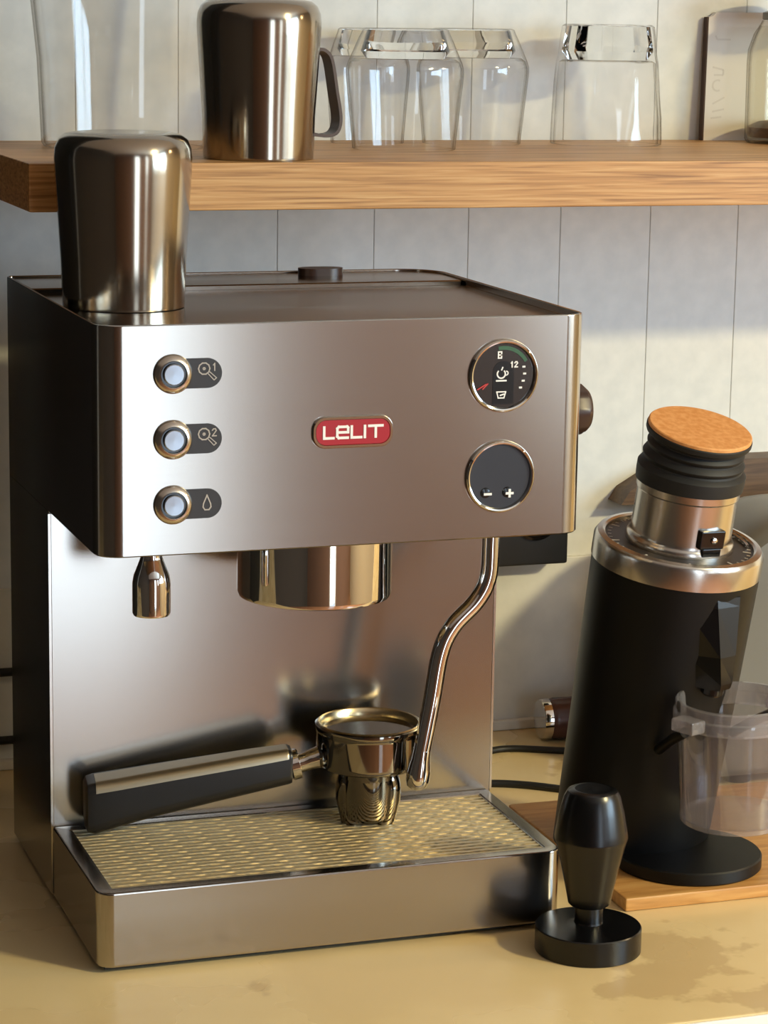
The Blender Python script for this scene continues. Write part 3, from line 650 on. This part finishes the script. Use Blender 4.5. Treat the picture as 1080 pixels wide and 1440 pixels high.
# dosing cup: clear, thick rim with lugs
cp = thing('dosing_cup', CUP, 'clear plastic dosing cup held on the front of the grinder', 'cup')
prf = [(.0345, .0042), (.0372, .0640), (.0372, .0660), (.0352, .0660), (.0346, .060), (.0328, .0042)]
tl = Vector((-.035, -.02, 1)).normalized()
MB().ringloop(prf, CUP, tl, n=72).build('body', 'clear_plastic', cp, CUP)
MB().ringloop([(.0352, .0662), (.0396, .0662), (.0400, .0700), (.0397, .0735), (.0385, .0745), (.0385, .0800), (.0376, .0808), (.0358, .0808), (.0352, .0790)], CUP, tl, n=72).build('rim', 'plastic_rim', cp, CUP)
MB().lathe([(.0334, 0), (.0345, .0008), (.0346, .0036), (.0330, .0040), (0, .0034)], CUP, tl, n=72).build('bottom', 'plastic_rim', cp, CUP)
for a_ in (math.radians(178), math.radians(-2)):
    d = (RP * math.cos(a_) + E_ * math.sin(a_)); n_ = Vector((-d.y, d.x, 0))
    mx = Matrix(((d.x, n_.x, 0, 0), (d.y, n_.y, 0, 0), (0, 0, 1, 0), (0, 0, 0, 1))); mx.translation = CUP + tl * .0705 + d * .0440
    MB().box(-.0058, .0068, -.009, .009, -.0042, .0042, .0012, mx).build('lug', 'plastic_rim', cp, CUP)

# ------------------------------------------------------------------ things behind the grinder
# brown wooden rail fixed to the wall
pts = [(.508, .1765), (.85, .1765), (.85, .2090), (.580, .2090), (.560, .2075), (.535, .1985), (.515, .1870)]
MB().loops([[(x, y, z) for x, z in pts] for y in (.4155, .4416)]).build('wall_rail', 'walnut', None, (.66, .43, .1765), label='brown wooden rail fixed on the wall behind the grinder', category='rail')
# grey rounded toaster
tsl = Vector((.66, .30, CT))
ts = thing('toaster', tsl, 'grey rounded toaster standing right of the coffee grinder', 'toaster')
rings = []
for k in range(21):
    t = k / 20; y = .235 + t * .115; e = (1 - abs(2 * t - 1) ** 4) ** .25 if 0 < t < 1 else 0
    ins = .03 * (1 - e)
    out = rrect(.490 + ins, .78 - ins, CT + .008 + ins * .3, .1990 - ins, (.02, .02, .095, .095), 10); rings.append([(x, y, z) for x, z in out])
MB().loops(rings).build('body', 'grey_enamel', ts, tsl)
MB().box(.582, .70, .281, .305, .1965, .1996, .001).build('slot', 'black_plastic', ts, tsl)
for x in (.54, .73):
    for y in (.262, .322): MB().lathe([(.010, 0), (.010, .012), (0, .012)], (x, y, CT), n=16).build('foot', 'black_rubber', ts, tsl)
MB().box(.776, .79, .275, .31, .08, .10, .003).build('lever', 'black_plastic', ts, tsl)
# small brown flask lying by the wall
fl = Vector((.49, .392, CT + .0165))
fk_ = thing('flask', fl, 'small shiny reddish brown flask lying by the wall behind the grinder', 'flask')
MB().lathe([(.010, -.004), (.0150, -.002), (.0165, .002), (.0165, .060), (.014, .066), (0, .067)], (.4470, .399, CT + .0165), (1, -.06, .0), n=36).build('body', 'plug_pink', fk_, fl)
MB().lathe([(.0150, -.0095), (.0158, -.0085), (.0162, -.0030), (.0150, -.0020), (0, -.0020)], (.4470, .399, CT + .0165), (1, -.06, .0), n=36).build('cap', 'chrome', fk_, fl)
# black socket box on the splash board
so = thing('wall_socket', (.41, YW, .133), 'black socket box on the wall behind the espresso machine', 'socket')
MB().box(.355, .4625, YW - .030, YW - .0004, .1330, .2100, .002).build('casing', 'black_plastic', so, so.location)
for x in (.383, .435): MB().lathe([(.019, 0), (.019, .002), (.017, .0025), (.016, .001), (0, .001)], (x, YW - .030, .172), (0, -1, 0), n=32).build('outlet', 'black_gloss', so, so.location)
# power cables
def cable(name, P, r, label):
    MB().tube(smoothpath(P, 8), r, 12).build(name, 'cable_black', None, tuple(P[0]), label=label, category='cable', group='black power cables')
zc = CT + .0024
cable('power_cable', [(.22, .32, zc), (.33, .352, zc), (.3818, .372, zc), (.405, .3745, zc), (.438, .360, zc), (.46, .350, zc), (.486, .340, zc)], .0027, 'black power cable on the worktop nearer the wall, between machine and grinder')
cable('power_cable', [(.22, .288, zc), (.30, .304, zc), (.3604, .2935, zc), (.3995, .2690, zc), (.43, .235, zc), (.455, .200, zc)], .0029, 'black power cable on the worktop just behind the grinder board')
for z, lab in ((.0705, 'upper black cable along the splash board left of the machine'), (.0185, 'lower black cable along the splash board left of the machine')):
    cable('wall_cable', [(-.03, YW - .0085, z), (.06, YW - .0085, z), (.15, YW - .0085, z)], .0032, lab)

# ------------------------------------------------------------------ lamps (fixtures of the lights set up at the top)
for nm, loc, r, pw_, c in LAMPS:
    lb = 'round warm ceiling lamp in the kitchen' if nm.startswith('ceil') else 'small round warm lamp above the hob side of the worktop'
    t = thing(nm, (loc[0], loc[1], loc[2]), lb, 'lamp')
    MB().ringloop([(r + .02, loc[2] - .03), (r + .03, loc[2] - .03), (r + .03, loc[2] + .03), (.0005, loc[2] + .03), (.0005, loc[2] + .02), (r + .02, loc[2] + .02)], (loc[0], loc[1], 0), n=48).build('shade', 'lamp_metal', t, loc)
    MB().tube([(loc[0], loc[1], loc[2] + .03), (loc[0], loc[1], RZ1)], .008).build('rod', 'lamp_metal', t, loc)
